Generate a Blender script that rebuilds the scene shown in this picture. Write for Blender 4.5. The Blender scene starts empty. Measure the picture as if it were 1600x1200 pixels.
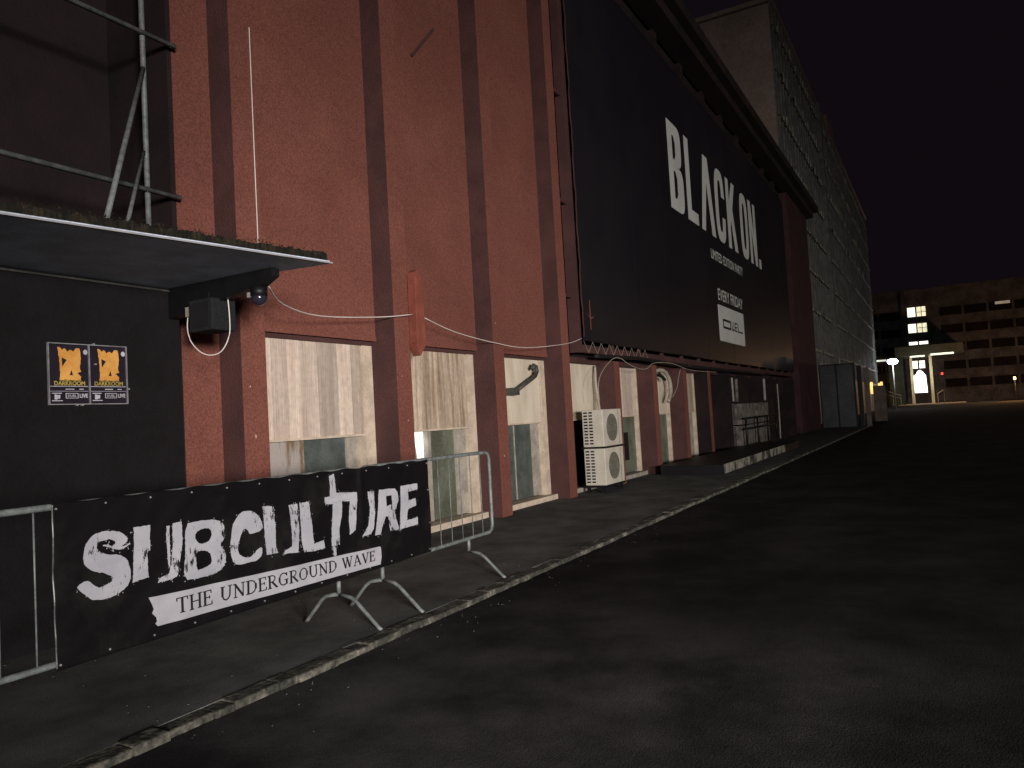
import bpy, bmesh, math, random
from mathutils import Vector, Matrix, noise
from mathutils.geometry import tessellate_polygon
random.seed(7)
C = bpy.context.scene.collection
S = bpy.context.scene
PI = math.pi

# ---------------------------------------------------------------- camera
EYE = 1.45
TH, PT, RL = 0.51520583, 0.04584456, -0.05656782
fw = Vector((math.cos(TH)*math.cos(PT), math.sin(TH)*math.cos(PT), math.sin(PT)))
r0 = Vector((math.sin(TH), -math.cos(TH), 0)); u0 = r0.cross(fw)
rv = r0*math.cos(RL)+u0*math.sin(RL); uv = -r0*math.sin(RL)+u0*math.cos(RL)
cd = bpy.data.cameras.new("camera"); cam = bpy.data.objects.new("camera", cd); C.objects.link(cam)
cam.matrix_world = Matrix(((rv.x, uv.x, -fw.x, 0), (rv.y, uv.y, -fw.y, 0), (rv.z, uv.z, -fw.z, EYE), (0, 0, 0, 1)))
cd.sensor_width = 36; cd.lens = 1180/1600*36; cd.clip_start = .05; cd.clip_end = 2000
S.camera = cam
# ---------------------------------------------------------------- night sky
w = bpy.data.worlds.new("World"); S.world = w; w.use_nodes = True
bg = w.node_tree.nodes['Background']
bg.inputs[0].default_value = (.0044, .0030, .0046, 1); bg.inputs[1].default_value = 1.0
# ---------------------------------------------------------------- lamps: warm unseen flood behind the camera, near spot added for the wall falloff
def lamp(name, kind, loc, energy, col, **k):
    l = bpy.data.lights.new(name, kind); l.energy = energy; l.color = col
    for a, b in k.items(): setattr(l, a, b)
    o = bpy.data.objects.new(name, l); C.objects.link(o); o.location = loc
    return o
def aim(o, p):
    o.rotation_euler = (Vector(p)-o.location).to_track_quat('-Z', 'Y').to_euler()
k = lamp('unseen_floodlight', 'SPOT', (-18, -30, 3.4), 50000, (1, .92, .87), spot_size=math.radians(110), spot_blend=1.0, shadow_soft_size=2.2)
aim(k, (17, 6, 2.2)); k.scale = (1, .33, 1)   # a wide, flat beam
k = lamp('added_wall_spot', 'SPOT', (-7, -10, 2.3), 13500, (1, .91, .85), spot_size=math.radians(40), spot_blend=1.0, shadow_soft_size=.9)  # added spot, brightens the low middle of the wall
aim(k, (10.3, 6, 1.15)); k.scale = (1, .85, 1)
S.view_settings.view_transform = 'Standard'; S.view_settings.look = 'None'
S.view_settings.exposure = 0; S.view_settings.gamma = 1

# ---------------------------------------------------------------- materials
MATS = {}
def mat(name, col, rough=.8, var=.15, scale=3, bump=0, bscale=60, metal=0, col2=None, stretch=(1, 1, 1), island=0, fine=0, emit=None, es=1, spec=.3, lo=.4, hi=.6):
    m = bpy.data.materials.new(name); m.use_nodes = True
    nt = m.node_tree; N = nt.nodes; Lk = nt.links; b = N['Principled BSDF']
    b.inputs['Roughness'].default_value = rough; b.inputs['Metallic'].default_value = metal
    b.inputs['Specular IOR Level'].default_value = spec
    if emit:
        b.inputs['Emission Color'].default_value = (*emit, 1); b.inputs['Emission Strength'].default_value = es
    tc = N.new('ShaderNodeTexCoord'); mp = N.new('ShaderNodeMapping'); mp.inputs['Scale'].default_value = stretch
    Lk.new(tc.outputs['Object'], mp.inputs['Vector'])
    n = N.new('ShaderNodeTexNoise'); n.inputs['Scale'].default_value = scale; n.inputs['Detail'].default_value = 6; n.inputs['Roughness'].default_value = .62
    Lk.new(mp.outputs[0], n.inputs['Vector'])
    rp = N.new('ShaderNodeValToRGB'); Lk.new(n.outputs['Fac'], rp.inputs[0])
    c2 = col2 or tuple(c*(1+var) for c in col); c1 = col if col2 else tuple(c*(1-var) for c in col)
    rp.color_ramp.elements[0].position = lo; rp.color_ramp.elements[0].color = (*c1, 1)
    rp.color_ramp.elements[1].position = hi; rp.color_ramp.elements[1].color = (*c2, 1)
    out = rp.outputs[0]
    def mult(a, fac_out, lo_, hi_):
        mr = N.new('ShaderNodeMapRange'); mr.inputs[3].default_value = lo_; mr.inputs[4].default_value = hi_
        Lk.new(fac_out, mr.inputs[0])
        mx = N.new('ShaderNodeVectorMath'); mx.operation = 'SCALE'; Lk.new(a, mx.inputs[0]); Lk.new(mr.outputs[0], mx.inputs['Scale'])
        return mx.outputs[0]
    if island:
        g = N.new('ShaderNodeNewGeometry'); out = mult(out, g.outputs['Random Per Island'], 1-island, 1+island)
    if fine:
        n2 = N.new('ShaderNodeTexNoise'); n2.inputs['Scale'].default_value = bscale*1.4; n2.inputs['Detail'].default_value = 3
        Lk.new(tc.outputs['Object'], n2.inputs['Vector'])
        mr = N.new('ShaderNodeMapRange'); mr.inputs[1].default_value = .3; mr.inputs[2].default_value = .7; Lk.new(n2.outputs['Fac'], mr.inputs[0])
        out = mult(out, mr.outputs[0], 1-fine, 1+fine)
    Lk.new(out, b.inputs['Base Color'])
    if bump:
        n3 = N.new('ShaderNodeTexNoise'); n3.inputs['Scale'].default_value = bscale; n3.inputs['Detail'].default_value = 5
        Lk.new(mp.outputs[0], n3.inputs['Vector'])
        bp = N.new('ShaderNodeBump'); bp.inputs['Strength'].default_value = bump; bp.inputs['Distance'].default_value = .02
        Lk.new(n3.outputs['Fac'], bp.inputs['Height']); Lk.new(bp.outputs[0], b.inputs['Normal'])
    MATS[name] = m; return m
def glow(name, col, s):
    m = bpy.data.materials.new(name); m.use_nodes = True; N = m.node_tree.nodes
    b = N['Principled BSDF']; b.inputs['Base Color'].default_value = (*col, 1)
    n = N.new('ShaderNodeTexNoise'); n.inputs['Scale'].default_value = 1.2
    mr = N.new('ShaderNodeMapRange'); mr.inputs[1].default_value = .3; mr.inputs[2].default_value = .7; mr.inputs[3].default_value = s*.75; mr.inputs[4].default_value = s*1.15
    tc = N.new('ShaderNodeTexCoord'); m.node_tree.links.new(tc.outputs['Object'], n.inputs['Vector'])
    m.node_tree.links.new(n.outputs['Fac'], mr.inputs[0]); m.node_tree.links.new(mr.outputs[0], b.inputs['Emission Strength'])
    b.inputs['Emission Color'].default_value = (*col, 1); MATS[name] = m; return m

NIGHT = mat('shaded_red_paint', (.009, .0052, .0058), .9, scale=1.2, col2=(.020, .010, .0105), bump=.3, bscale=30, fine=.2)  # dark red copy, the shade of the far bays put into its colour
RECESS= mat('deep_maroon_paint', (.010, .0055, .0062), .85, scale=1.2, col2=(.0165, .0085, .0095), bump=.3, bscale=45, fine=.2)  # darker maroon for the recessed wall at the left
DULL  = mat('dull_aluminium', (.20, .20, .21), .5, .2, scale=12)
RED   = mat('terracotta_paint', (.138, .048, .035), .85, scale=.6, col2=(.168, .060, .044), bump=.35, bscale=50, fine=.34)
MAROON= mat('maroon_paint', (.034, .0135, .0155), .8, scale=1.5, col2=(.052, .021, .0235), bump=.4, bscale=45, fine=.2)
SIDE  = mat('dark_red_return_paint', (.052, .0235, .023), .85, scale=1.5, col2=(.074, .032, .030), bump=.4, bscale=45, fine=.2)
CREAM = mat('cream_frame_paint', (.50, .42, .33), .7, .14, scale=5, bump=.2, bscale=40, fine=.12)
WOOD  = mat('weathered_boards', (.38, .305, .25), .75, scale=1.6, col2=(.52, .44, .37), stretch=(6, 6, .3), island=.3, bump=.4, bscale=12, fine=.1, lo=.32, hi=.62)
WOOD2 = mat('streaked_boards', (.26, .195, .13), .75, scale=2.2, col2=(.52, .43, .34), stretch=(8, 8, .35), island=.16, bump=.4, bscale=12, fine=.12, lo=.36, hi=.62)
PLY   = mat('pale_plywood', (.50, .44, .34), .7, scale=1.3, col2=(.62, .56, .45), stretch=(2, 2, .7), island=.05, fine=.1)
GREEN = mat('green_wired_glass', (.075, .085, .058), .5, scale=3, col2=(.13, .145, .11), stretch=(1, 1, .6), fine=.2, bscale=30, spec=.5)
TEAL  = mat('teal_glass', (.055, .07, .066), .5, scale=4, col2=(.092, .108, .10), fine=.15, bscale=30, spec=.5)
GREY  = mat('grey_jamb_paint', (.24, .225, .19), .8, scale=6, col2=(.36, .33, .28), fine=.15)
RUSTY = mat('rusty_galvanised_sheet', (.17, .12, .07), .6, scale=4, col2=(.34, .31, .29), stretch=(2.5, 2.5, .5), fine=.15, lo=.38, hi=.5)
BLACKW= mat('black_painted_wall', (.0028, .0024, .0031), .9, .35, scale=4, bump=.3, bscale=30, fine=.25)
SOFFIT= mat('grey_canopy_soffit', (.44, .50, .60), .8, .15, scale=3, fine=.2)
BEAM  = mat('black_steel', (.006, .006, .007), .5, .2)
TRIM  = mat('pale_metal_edge', (.26, .265, .28), .5, .12, scale=8)
MOSSM = mat('dead_moss', (.0045, .005, .0035), .95, scale=14, col2=(.019, .015, .008), fine=.4, island=.4)
LEAFM = mat('dry_leaves', (.16, .075, .02), .9, scale=9, col2=(.28, .15, .05), island=.4)
STEEL = mat('galvanised_steel', (.15, .17, .17), .6, .25, scale=14, metal=.2, fine=.15)
VINYL = mat('black_vinyl', (.0055, .0048, .0058), .34, scale=2.2, col2=(.016, .0145, .0145), bump=.35, bscale=4, spec=.5, lo=.5, hi=.72)
ROAD  = mat('asphalt', (.008, .0072, .0082), .98, scale=1.1, col2=(.030, .029, .030), bump=.25, bscale=110, fine=.5, lo=.36, hi=.70, spec=.1)
def road_light_and_patches(m):  # paints light falling on the near road into the colour, plus dark patches
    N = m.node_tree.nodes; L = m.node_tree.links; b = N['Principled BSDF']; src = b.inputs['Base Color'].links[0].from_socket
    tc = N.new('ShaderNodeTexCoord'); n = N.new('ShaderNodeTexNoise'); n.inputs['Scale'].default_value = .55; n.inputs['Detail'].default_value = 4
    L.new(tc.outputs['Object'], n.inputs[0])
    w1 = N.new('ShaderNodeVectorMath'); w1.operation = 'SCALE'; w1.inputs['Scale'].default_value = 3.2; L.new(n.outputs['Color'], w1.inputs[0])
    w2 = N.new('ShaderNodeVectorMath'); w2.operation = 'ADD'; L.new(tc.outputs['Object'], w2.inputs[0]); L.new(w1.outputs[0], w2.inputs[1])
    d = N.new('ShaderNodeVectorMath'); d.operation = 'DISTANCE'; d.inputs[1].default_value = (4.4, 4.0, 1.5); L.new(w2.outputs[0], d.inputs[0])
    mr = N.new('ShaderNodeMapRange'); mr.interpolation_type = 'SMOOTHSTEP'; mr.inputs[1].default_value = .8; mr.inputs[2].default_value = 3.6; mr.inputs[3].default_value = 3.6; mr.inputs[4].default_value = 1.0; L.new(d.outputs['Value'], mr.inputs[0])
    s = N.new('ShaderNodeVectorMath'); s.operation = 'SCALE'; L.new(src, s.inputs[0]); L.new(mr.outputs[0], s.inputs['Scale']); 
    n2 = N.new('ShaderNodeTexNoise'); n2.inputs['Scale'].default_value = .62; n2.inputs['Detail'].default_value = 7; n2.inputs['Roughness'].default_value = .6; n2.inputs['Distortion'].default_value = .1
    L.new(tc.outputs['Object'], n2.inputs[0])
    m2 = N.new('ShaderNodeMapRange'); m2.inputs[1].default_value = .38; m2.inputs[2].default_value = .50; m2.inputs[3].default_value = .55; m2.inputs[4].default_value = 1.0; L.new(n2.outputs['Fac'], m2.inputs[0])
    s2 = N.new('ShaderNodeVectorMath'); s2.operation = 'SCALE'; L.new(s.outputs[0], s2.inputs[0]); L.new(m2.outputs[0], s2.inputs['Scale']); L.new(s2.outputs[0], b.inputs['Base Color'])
road_light_and_patches(ROAD)
PAVE  = mat('pavement_asphalt', (.068, .071, .070), .95, scale=1.6, col2=(.145, .15, .146), bump=.3, bscale=110, fine=.45, lo=.34, hi=.66, spec=.1)
KERBM = mat('worn_kerb_stone', (.035, .036, .030), .97, scale=6, col2=(.18, .17, .14), bump=.5, bscale=25, fine=.5, lo=.45, hi=.72)
WHITEP= mat('flaking_whitewash', (.025, .025, .022), .9, scale=2.2, col2=(.24, .235, .19), stretch=(1, 1, .8), fine=.25, lo=.42, hi=.56)
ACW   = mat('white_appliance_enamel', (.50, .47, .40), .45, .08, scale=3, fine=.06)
GRILLE= mat('fan_grille', (.14, .135, .11), .6, .12, scale=20)
DARK  = mat('dark_slot', (.008, .008, .009), .7, .2)
BILL  = mat('black_billboard_vinyl', (.010, .0095, .0125), .42, scale=.25, col2=(.016, .0145, .017), spec=.5, bump=.25, bscale=1.1)
BLET  = mat('billboard_white_print', (.60, .61, .58), .6, .06, scale=2, fine=.06)
CABLE = mat('white_cable', (.62, .58, .54), .6, .1)
DCABLE= mat('black_hose', (.012, .012, .012), .6, .1)
HOSE  = mat('cream_insulated_hose', (.34, .31, .25), .7, .12)
ORPIPE= mat('orange_red_pipe', (.19, .055, .036), .75, .15, scale=6, fine=.15)
FLUE  = mat('dark_flue_steel', (.055, .055, .05), .5, .3, scale=8)
ORANGE= mat('orange_print', (.52, .24, .05), .6, scale=5, col2=(.68, .36, .09))
GOLD  = mat('yellow_print', (.36, .27, .06), .6, .25, scale=12)
PRINT = mat('pale_print', (.42, .42, .46), .6, .15, scale=10)
PRINTG= mat('grey_print', (.10, .11, .125), .6, .2, scale=10)
POSTB = mat('poster_black', (.014, .010, .018), .5, .2)
SPEAK = mat('speaker_cloth', (.009, .0105, .013), .85, .3, scale=60, bump=.3)
DOME  = mat('smoked_dome', (.02, .02, .03), .12, .1, spec=.8)
CURT  = mat('curtain_wall_glass', (.12, .125, .12), .6, scale=.35, col2=(.20, .20, .185), stretch=(3, 1, .6), fine=.3, bscale=3, lo=.35, hi=.62)
MULL  = mat('curtain_wall_mullion', (.135, .14, .13), .6, .25, scale=1.5)
SPAN  = mat('pale_floor_trim', (.30, .31, .24), .7, .3, scale=1.2)
ENDW  = mat('brown_render', (.30, .23, .19), .9, .12, scale=.3, fine=.15, bscale=4)
GATEM = mat('blue_grey_sheet', (.030, .033, .038), .6, scale=.8, col2=(.05, .055, .060), fine=.2, bscale=9)
PILL  = mat('brown_pillar_paint', (.11, .085, .075), .8, .2, scale=2)
FARW  = mat('far_brown_brick', (.058, .056, .066), .9, .35, scale=.5, fine=.2, bscale=2)
FARG  = mat('far_dark_glass', (.008, .006, .007), .8, .3, scale=.6, spec=.1)
PORT  = mat('portico_paint', (.045, .05, .04), .8, .15, scale=.8)
PPOST = mat('portico_post_paint', (.46, .47, .36), .7, .1, scale=1)
LITW  = glow('warm_lit_window', (1, .93, .62), 1.0)
LITP  = glow('pale_lit_window', (1, .97, .85), 2.0)
LITD  = glow('lit_doorway', (1, .97, .88), 3.0)
SLIT  = glow('lit_gap', (.92, 1, .98), 1.2)
TUBE  = glow('strip_light', (.93, 1, .84), .95)
LAMPG = glow('lamp_glow', (.80, .86, 1), 30)
SODIUM= glow('orange_lamp', (1, .48, .14), 2.2)
REDL  = glow('red_lamp', (1, .06, .05), 2.0)
DIML  = glow('dim_window_light', (.5, .44, .36), .35)

# ---------------------------------------------------------------- mesh helpers
class MB:
    def __init__(s): s.b = bmesh.new()
    def box(s, x0, x1, y0, y1, z0, z1):
        vs = [s.b.verts.new((x, y, z)) for x in (x0, x1) for y in (y0, y1) for z in (z0, z1)]
        for f in ((0, 1, 3, 2), (4, 6, 7, 5), (0, 4, 5, 1), (2, 3, 7, 6), (0, 2, 6, 4), (1, 5, 7, 3)): s.b.faces.new([vs[i] for i in f])
        return s
    def prism(s, pts, axis, a, b_):
        def P(u, v, t): return {'x': (t, u, v), 'y': (u, t, v), 'z': (u, v, t)}[axis]
        A = [s.b.verts.new(P(u, v, a)) for u, v in pts]; B = [s.b.verts.new(P(u, v, b_)) for u, v in pts]
        n = len(pts)
        for i in range(n): s.b.faces.new((A[i], A[(i+1) % n], B[(i+1) % n], B[i]))
        s.b.faces.new(A); s.b.faces.new(B[::-1]); return s
    def tube(s, pts, r, n=8, r2=None):
        pts = [Vector(p) for p in pts]; rings = []; m = len(pts)
        up = Vector((0, 0, 1))
        for i, p in enumerate(pts):
            d = (pts[min(i+1, m-1)]-pts[max(i-1, 0)]).normalized()
            a = d.cross(up if abs(d.z) < .95 else Vector((1, 0, 0))).normalized(); c = d.cross(a)
            if i and (a.dot(la) < 0): a, c = -a, -c
            la = a
            rr = r if r2 is None else r+(r2-r)*i/(m-1)
            rings.append([s.b.verts.new(p+(a*math.cos(2*PI*k/n)+c*math.sin(2*PI*k/n))*rr) for k in range(n)])
        for A, B in zip(rings, rings[1:]):
            for k in range(n): s.b.faces.new((A[k], A[(k+1) % n], B[(k+1) % n], B[k]))
        s.b.faces.new(rings[0][::-1]); s.b.faces.new(rings[-1]); return s
    def poly(s, rings, f, thick):
        """flat lettering: rings (outer, holes) in plane coordinates; f maps (u, v, t) to 3D"""
        tris = tessellate_polygon([[Vector((u, v, 0)) for u, v in r] for r in rings])
        flat = [q for r in rings for q in r]
        A = [s.b.verts.new(f(u, v, 0)) for u, v in flat]; B = [s.b.verts.new(f(u, v, thick)) for u, v in flat]
        for t in tris:
            try: s.b.faces.new([A[i] for i in t])
            except ValueError: pass
        k = 0
        for r in rings:
            n = len(r)
            for i in range(n):
                try: s.b.faces.new((A[k+i], A[k+(i+1) % n], B[k+(i+1) % n], B[k+i]))
                except ValueError: pass
            k += n
        return s
    def build(s, name, m, parent=None, smooth=False, bevel=0):
        if bevel: bmesh.ops.bevel(s.b, geom=s.b.edges[:], offset=bevel, segments=2, affect='EDGES', profile=.6)
        bmesh.ops.recalc_face_normals(s.b, faces=s.b.faces[:])
        me = bpy.data.meshes.new(name); s.b.to_mesh(me); s.b.free(); me.materials.append(m)
        if smooth:
            for p in me.polygons: p.use_smooth = True
        o = bpy.data.objects.new(name, me); C.objects.link(o)
        if parent:
            o.parent = parent; base(o, parent)
        return o
def base(o, parent):
    # geometry is written in world coordinates; cancel the parent's own offset
    p = parent; off = Vector((0, 0, 0))
    while p is not None: off += p.location; p = p.parent
    q = parent
    par_off = Vector((0, 0, 0))
    while q is not None: par_off += q.location; q = q.parent
    o.location = -par_off
def tag(o, label=None, cat=None, group=None, kind=None):
    if label: o['label'] = label
    if cat: o['category'] = cat
    if group: o['group'] = group
    if kind: o['kind'] = kind
    return o
def thing(name, label, cat, loc=(0, 0, 0), group=None):
    o = bpy.data.objects.new(name, None); C.objects.link(o); o.location = loc; o.empty_display_size = .1
    return tag(o, label, cat, group)
def pivot(o, p):
    """move a single-mesh thing's origin to p"""
    p = Vector(p)
    for v in o.data.vertices: v.co -= p
    o.location = p; return o
def sag(a, b, d, n=14):
    a, b = Vector(a), Vector(b)
    return [a.lerp(b, t/n)-Vector((0, 0, d*4*(t/n)*(1-t/n))) for t in range(n+1)]
def box(x0, x1, y0, y1, z0, z1): return MB().box(x0, x1, y0, y1, z0, z1)
def rough(r, step, amp, seed=0):
    out = []
    n = len(r)
    for i in range(n):
        a, b = Vector(r[i]), Vector(r[(i+1) % n]); L = (b-a).length; m = max(1, int(L/step))
        for k in range(m):
            p = a.lerp(b, k/m); q = Vector((p.x*60+seed, p.y*60, seed))
            v = noise.noise_vector(q)*amp+noise.noise_vector(q*3.1)*amp*.6
            out.append((p.x+v.x, p.y+v.y))
    return out
def text_mesh(mb, txt, x, z, w_, h_, f, thick, bold=0.0):
    """built-in font, stretched to fill a w_ x h_ field whose lower left corner is (x, z)"""
    cu = bpy.data.curves.new('t', 'FONT'); cu.body = txt; cu.size = 1; cu.offset = bold; cu.resolution_u = 3
    o = bpy.data.objects.new('t', cu); C.objects.link(o)
    dg = bpy.context.evaluated_depsgraph_get(); me = bpy.data.meshes.new_from_object(o.evaluated_get(dg))
    xs = [v.co.x for v in me.vertices]; ys = [v.co.y for v in me.vertices]
    x0, x1, y0, y1 = min(xs), max(xs), min(ys), max(ys)
    vs = [mb.b.verts.new(f(x+(v.co.x-x0)/(x1-x0)*w_, z+(v.co.y-y0)/(y1-y0)*h_, 0)) for v in me.vertices]
    for p in me.polygons:
        try: mb.b.faces.new([vs[i] for i in p.vertices])
        except ValueError: pass
    bpy.data.objects.remove(o); bpy.data.curves.remove(cu); bpy.data.meshes.remove(me)
def stroke(pts, t):
    """polyline of width t -> list of quads"""
    out = []
    for a, b in zip(pts, pts[1:]):
        a, b = Vector(a), Vector(b); d = (b-a).normalized(); nrm = Vector((-d.y, d.x))*t/2
        out.append([tuple(a+nrm), tuple(b+nrm), tuple(b-nrm), tuple(a-nrm)])
    return out
BANNER_LETTERS = [('S',[[[(2.42,0.98),(2.48,0.97),(2.53,0.95),(2.56,0.91),(2.52,0.88),(2.49,0.87),(2.46,0.88),(2.49,0.91),(2.46,0.93),(2.41,0.93),(2.38,0.92),(2.38,0.89),(2.4,0.87),(2.44,0.85),(2.5,0.84),(2.55,0.81),(2.57,0.76),(2.57,0.71),(2.56,0.67),(2.52,0.64),(2.47,0.62),(2.41,0.62),(2.35,0.63),(2.31,0.67),(2.28,0.7),(2.27,0.72),(2.33,0.74),(2.35,0.72),(2.38,0.69),(2.42,0.69),(2.46,0.7),(2.47,0.72),(2.45,0.74),(2.41,0.76),(2.36,0.78),(2.33,0.8),(2.31,0.83),(2.31,0.88),(2.32,0.92),(2.34,0.95),(2.37,0.97)]],[[(2.41,0.91),(2.45,0.9),(2.49,0.88),(2.53,0.88),(2.57,0.89),(2.54,0.87),(2.5,0.86),(2.45,0.89),(2.41,0.9)]]]),('U',[[[(2.59,0.97),(2.69,0.97),(2.69,0.91),(2.69,0.84),(2.67,0.82),(2.67,0.73),(2.68,0.68),(2.63,0.68),(2.58,0.67),(2.59,0.79),(2.59,0.89)]],[[(2.83,0.96),(2.89,0.96),(2.89,0.83),(2.87,0.73),(2.85,0.65),(2.8,0.64),(2.73,0.64),(2.74,0.66),(2.8,0.68),(2.82,0.74),(2.83,0.85)]],[[(2.79,0.95),(2.81,0.95),(2.81,0.84),(2.81,0.72),(2.8,0.71),(2.79,0.85)]],[[(3.5,0.97),(3.59,0.96),(3.6,0.81),(3.6,0.68),(3.61,0.65),(3.52,0.65),(3.51,0.77)]],[[(3.72,0.95),(3.8,0.95),(3.81,0.81),(3.81,0.7),(3.79,0.62),(3.66,0.63),(3.67,0.65),(3.74,0.67),(3.74,0.79)]],[[(4.54,0.95),(4.61,0.95),(4.61,0.78),(4.59,0.66),(4.55,0.62),(4.45,0.62),(4.48,0.65),(4.53,0.69),(4.55,0.81)]]]),('B',[[[(2.91,0.94),(2.98,0.95),(3.12,0.94),(3.18,0.91),(3.2,0.86),(3.19,0.81),(3.15,0.78),(3.19,0.74),(3.2,0.68),(3.17,0.63),(3.11,0.61),(2.99,0.61),(2.89,0.62),(2.91,0.78)],[(2.98,0.88),(3.03,0.9),(3.09,0.89),(3.1,0.84),(3.07,0.81),(3.01,0.81),(2.98,0.84)],[(2.98,0.77),(3.03,0.77),(3.08,0.75),(3.1,0.7),(3.08,0.67),(3.02,0.66),(2.98,0.66)]]]),('C',[[[(3.31,0.95),(3.36,0.96),(3.42,0.95),(3.47,0.91),(3.49,0.86),(3.5,0.82),(3.39,0.8),(3.37,0.84),(3.34,0.85),(3.31,0.81),(3.29,0.75),(3.29,0.7),(3.33,0.67),(3.38,0.66),(3.42,0.68),(3.44,0.7),(3.49,0.71),(3.48,0.66),(3.44,0.63),(3.37,0.63),(3.27,0.63),(3.24,0.67),(3.23,0.75),(3.24,0.82),(3.25,0.88),(3.28,0.92)]]]),('L',[[[(3.82,0.95),(3.91,0.95),(3.93,0.85),(3.94,0.76),(3.95,0.65),(4.05,0.66),(4.06,0.6),(3.95,0.6),(3.84,0.61),(3.83,0.75)]]]),('T',[[[(4.13,1.11),(4.18,1.12),(4.19,1.04),(4.2,0.98),(4.3,0.97),(4.42,0.96),(4.42,0.88),(4.4,0.75),(4.38,0.68),(4.32,0.65),(4.33,0.79),(4.34,0.9),(4.26,0.91),(4.25,0.8),(4.22,0.72),(4.21,0.6),(4.13,0.6),(4.14,0.73),(4.16,0.9),(4.08,0.91),(4.07,0.96),(4.13,0.96)]],[[(4.14,0.6),(4.17,0.59),(4.17,0.53),(4.14,0.53)]]]),('R',[[[(4.67,0.95),(4.87,0.94),(4.9,0.91),(4.91,0.84),(4.88,0.8),(4.85,0.76),(4.88,0.68),(4.91,0.61),(4.89,0.6),(4.8,0.61),(4.77,0.73),(4.74,0.73),(4.7,0.65),(4.68,0.6),(4.61,0.6),(4.64,0.78)],[(4.75,0.89),(4.82,0.89),(4.82,0.82),(4.75,0.81)]]]),('E',[[[(4.95,0.95),(5.18,0.95),(5.18,0.9),(5.04,0.89),(5.04,0.82),(5.14,0.83),(5.14,0.77),(5.03,0.75),(5.01,0.66),(5.15,0.67),(5.15,0.61),(4.94,0.6),(4.92,0.59),(4.93,0.77)]]])]
# ================================================================ ground
FY = 5.75            # front of the pilasters
WY = 6.05            # wall face between them
g = MB()
for i in range(0, 1): g.box(-60, 260, -120, 3.44, -.4, -.04)
tag(g.build('road', ROAD), kind='structure')
g = MB().box(44.2, 260, 3.44, 120, -.4, -.044)
tag(g.build('ground', ROAD), kind='structure')
g = MB().box(-20, 44.2, 3.56, 7.6, -.4, 0)
tag(g.build('pavement', PAVE), kind='structure')
g = MB(); x = -20
while x < 44:
    L = random.uniform(.10, .34); dz = random.uniform(-.014, .008); dy = .03*noise.noise(Vector((x*1.3, 0, 0)))+.02*noise.noise(Vector((x*6, 0, 4)))
    ym = 3.43+.1*(1 if x > 13 else 0)*0
    g.box(x, x+L-.002, ym+dy, 3.565, -.3, .003+dz*.6); x += L
kb = g.build('kerb', KERBM, bevel=.012); tag(kb, kind='structure')
TAR = mat('dark_tar_repair', (.0085, .008, .0085), .9, .3, scale=3, spec=.15)

# ================================================================ the red hall
PX = [4.97+2.345*i for i in range(17)]; PW = .30
hall = thing('factory_hall', 'long terracotta red factory hall with vertical pilasters and boarded ground floor windows', 'building', (20, 7, 0))
m = MB()
m.box(4.55, 12.30, WY, 9, 2.52, 12)                      # bright painted end bays, above the windows
m.box(4.55, PX[0]-.001, WY, 9, 0, 2.52)
m.build('wall', RED, hall)
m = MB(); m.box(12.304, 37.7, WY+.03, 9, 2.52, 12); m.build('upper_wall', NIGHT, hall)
m = MB(); m.box(37.7, 43.8, FY, 9, 0, 12); m.build('end_wall', MAROON, hall)
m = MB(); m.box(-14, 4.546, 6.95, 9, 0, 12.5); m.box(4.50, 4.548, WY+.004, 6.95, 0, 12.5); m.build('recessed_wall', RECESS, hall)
m = MB(); m.box(-14, 44.2, 9, 40, 0, 12); m.build('hall_body', MAROON, hall)
m = MB(); m.box(12.32, 44.3, 5.15, 9.3, 11.8, 12.15); m.box(12.6, 44.1, 5.4, 6.0, 11.5, 11.8); m.build('cornice', NIGHT, hall)
for i, x in enumerate(PX[:14]):
    top = 12 if i < 4 else 2.50
    if i < 4:
        p = MB().box(x, x+PW, FY, WY+.34, 0, top).build('pilaster', RED, hall)
    else:
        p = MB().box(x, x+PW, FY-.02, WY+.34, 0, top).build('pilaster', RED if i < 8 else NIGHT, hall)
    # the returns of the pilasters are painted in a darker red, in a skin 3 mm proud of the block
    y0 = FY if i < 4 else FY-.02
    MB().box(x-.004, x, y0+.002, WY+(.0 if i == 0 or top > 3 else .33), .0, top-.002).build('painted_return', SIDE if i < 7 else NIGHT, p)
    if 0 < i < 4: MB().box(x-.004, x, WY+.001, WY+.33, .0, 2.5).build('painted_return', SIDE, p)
for i, x in enumerate(PX[6:14]):
    MB().box(x+.0, x+PW, WY-.13, WY+.03, 10.7, 11.5).build('pilaster', NIGHT, hall)
MB().box(4.556, 12.0, WY-.012, WY, 2.5, 2.56).build('lintel', RED, hall)
MB().box(12.31, 37.7, WY-.02, WY+.35, 2.45, 2.56).build('lintel', SIDE, hall)

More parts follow.
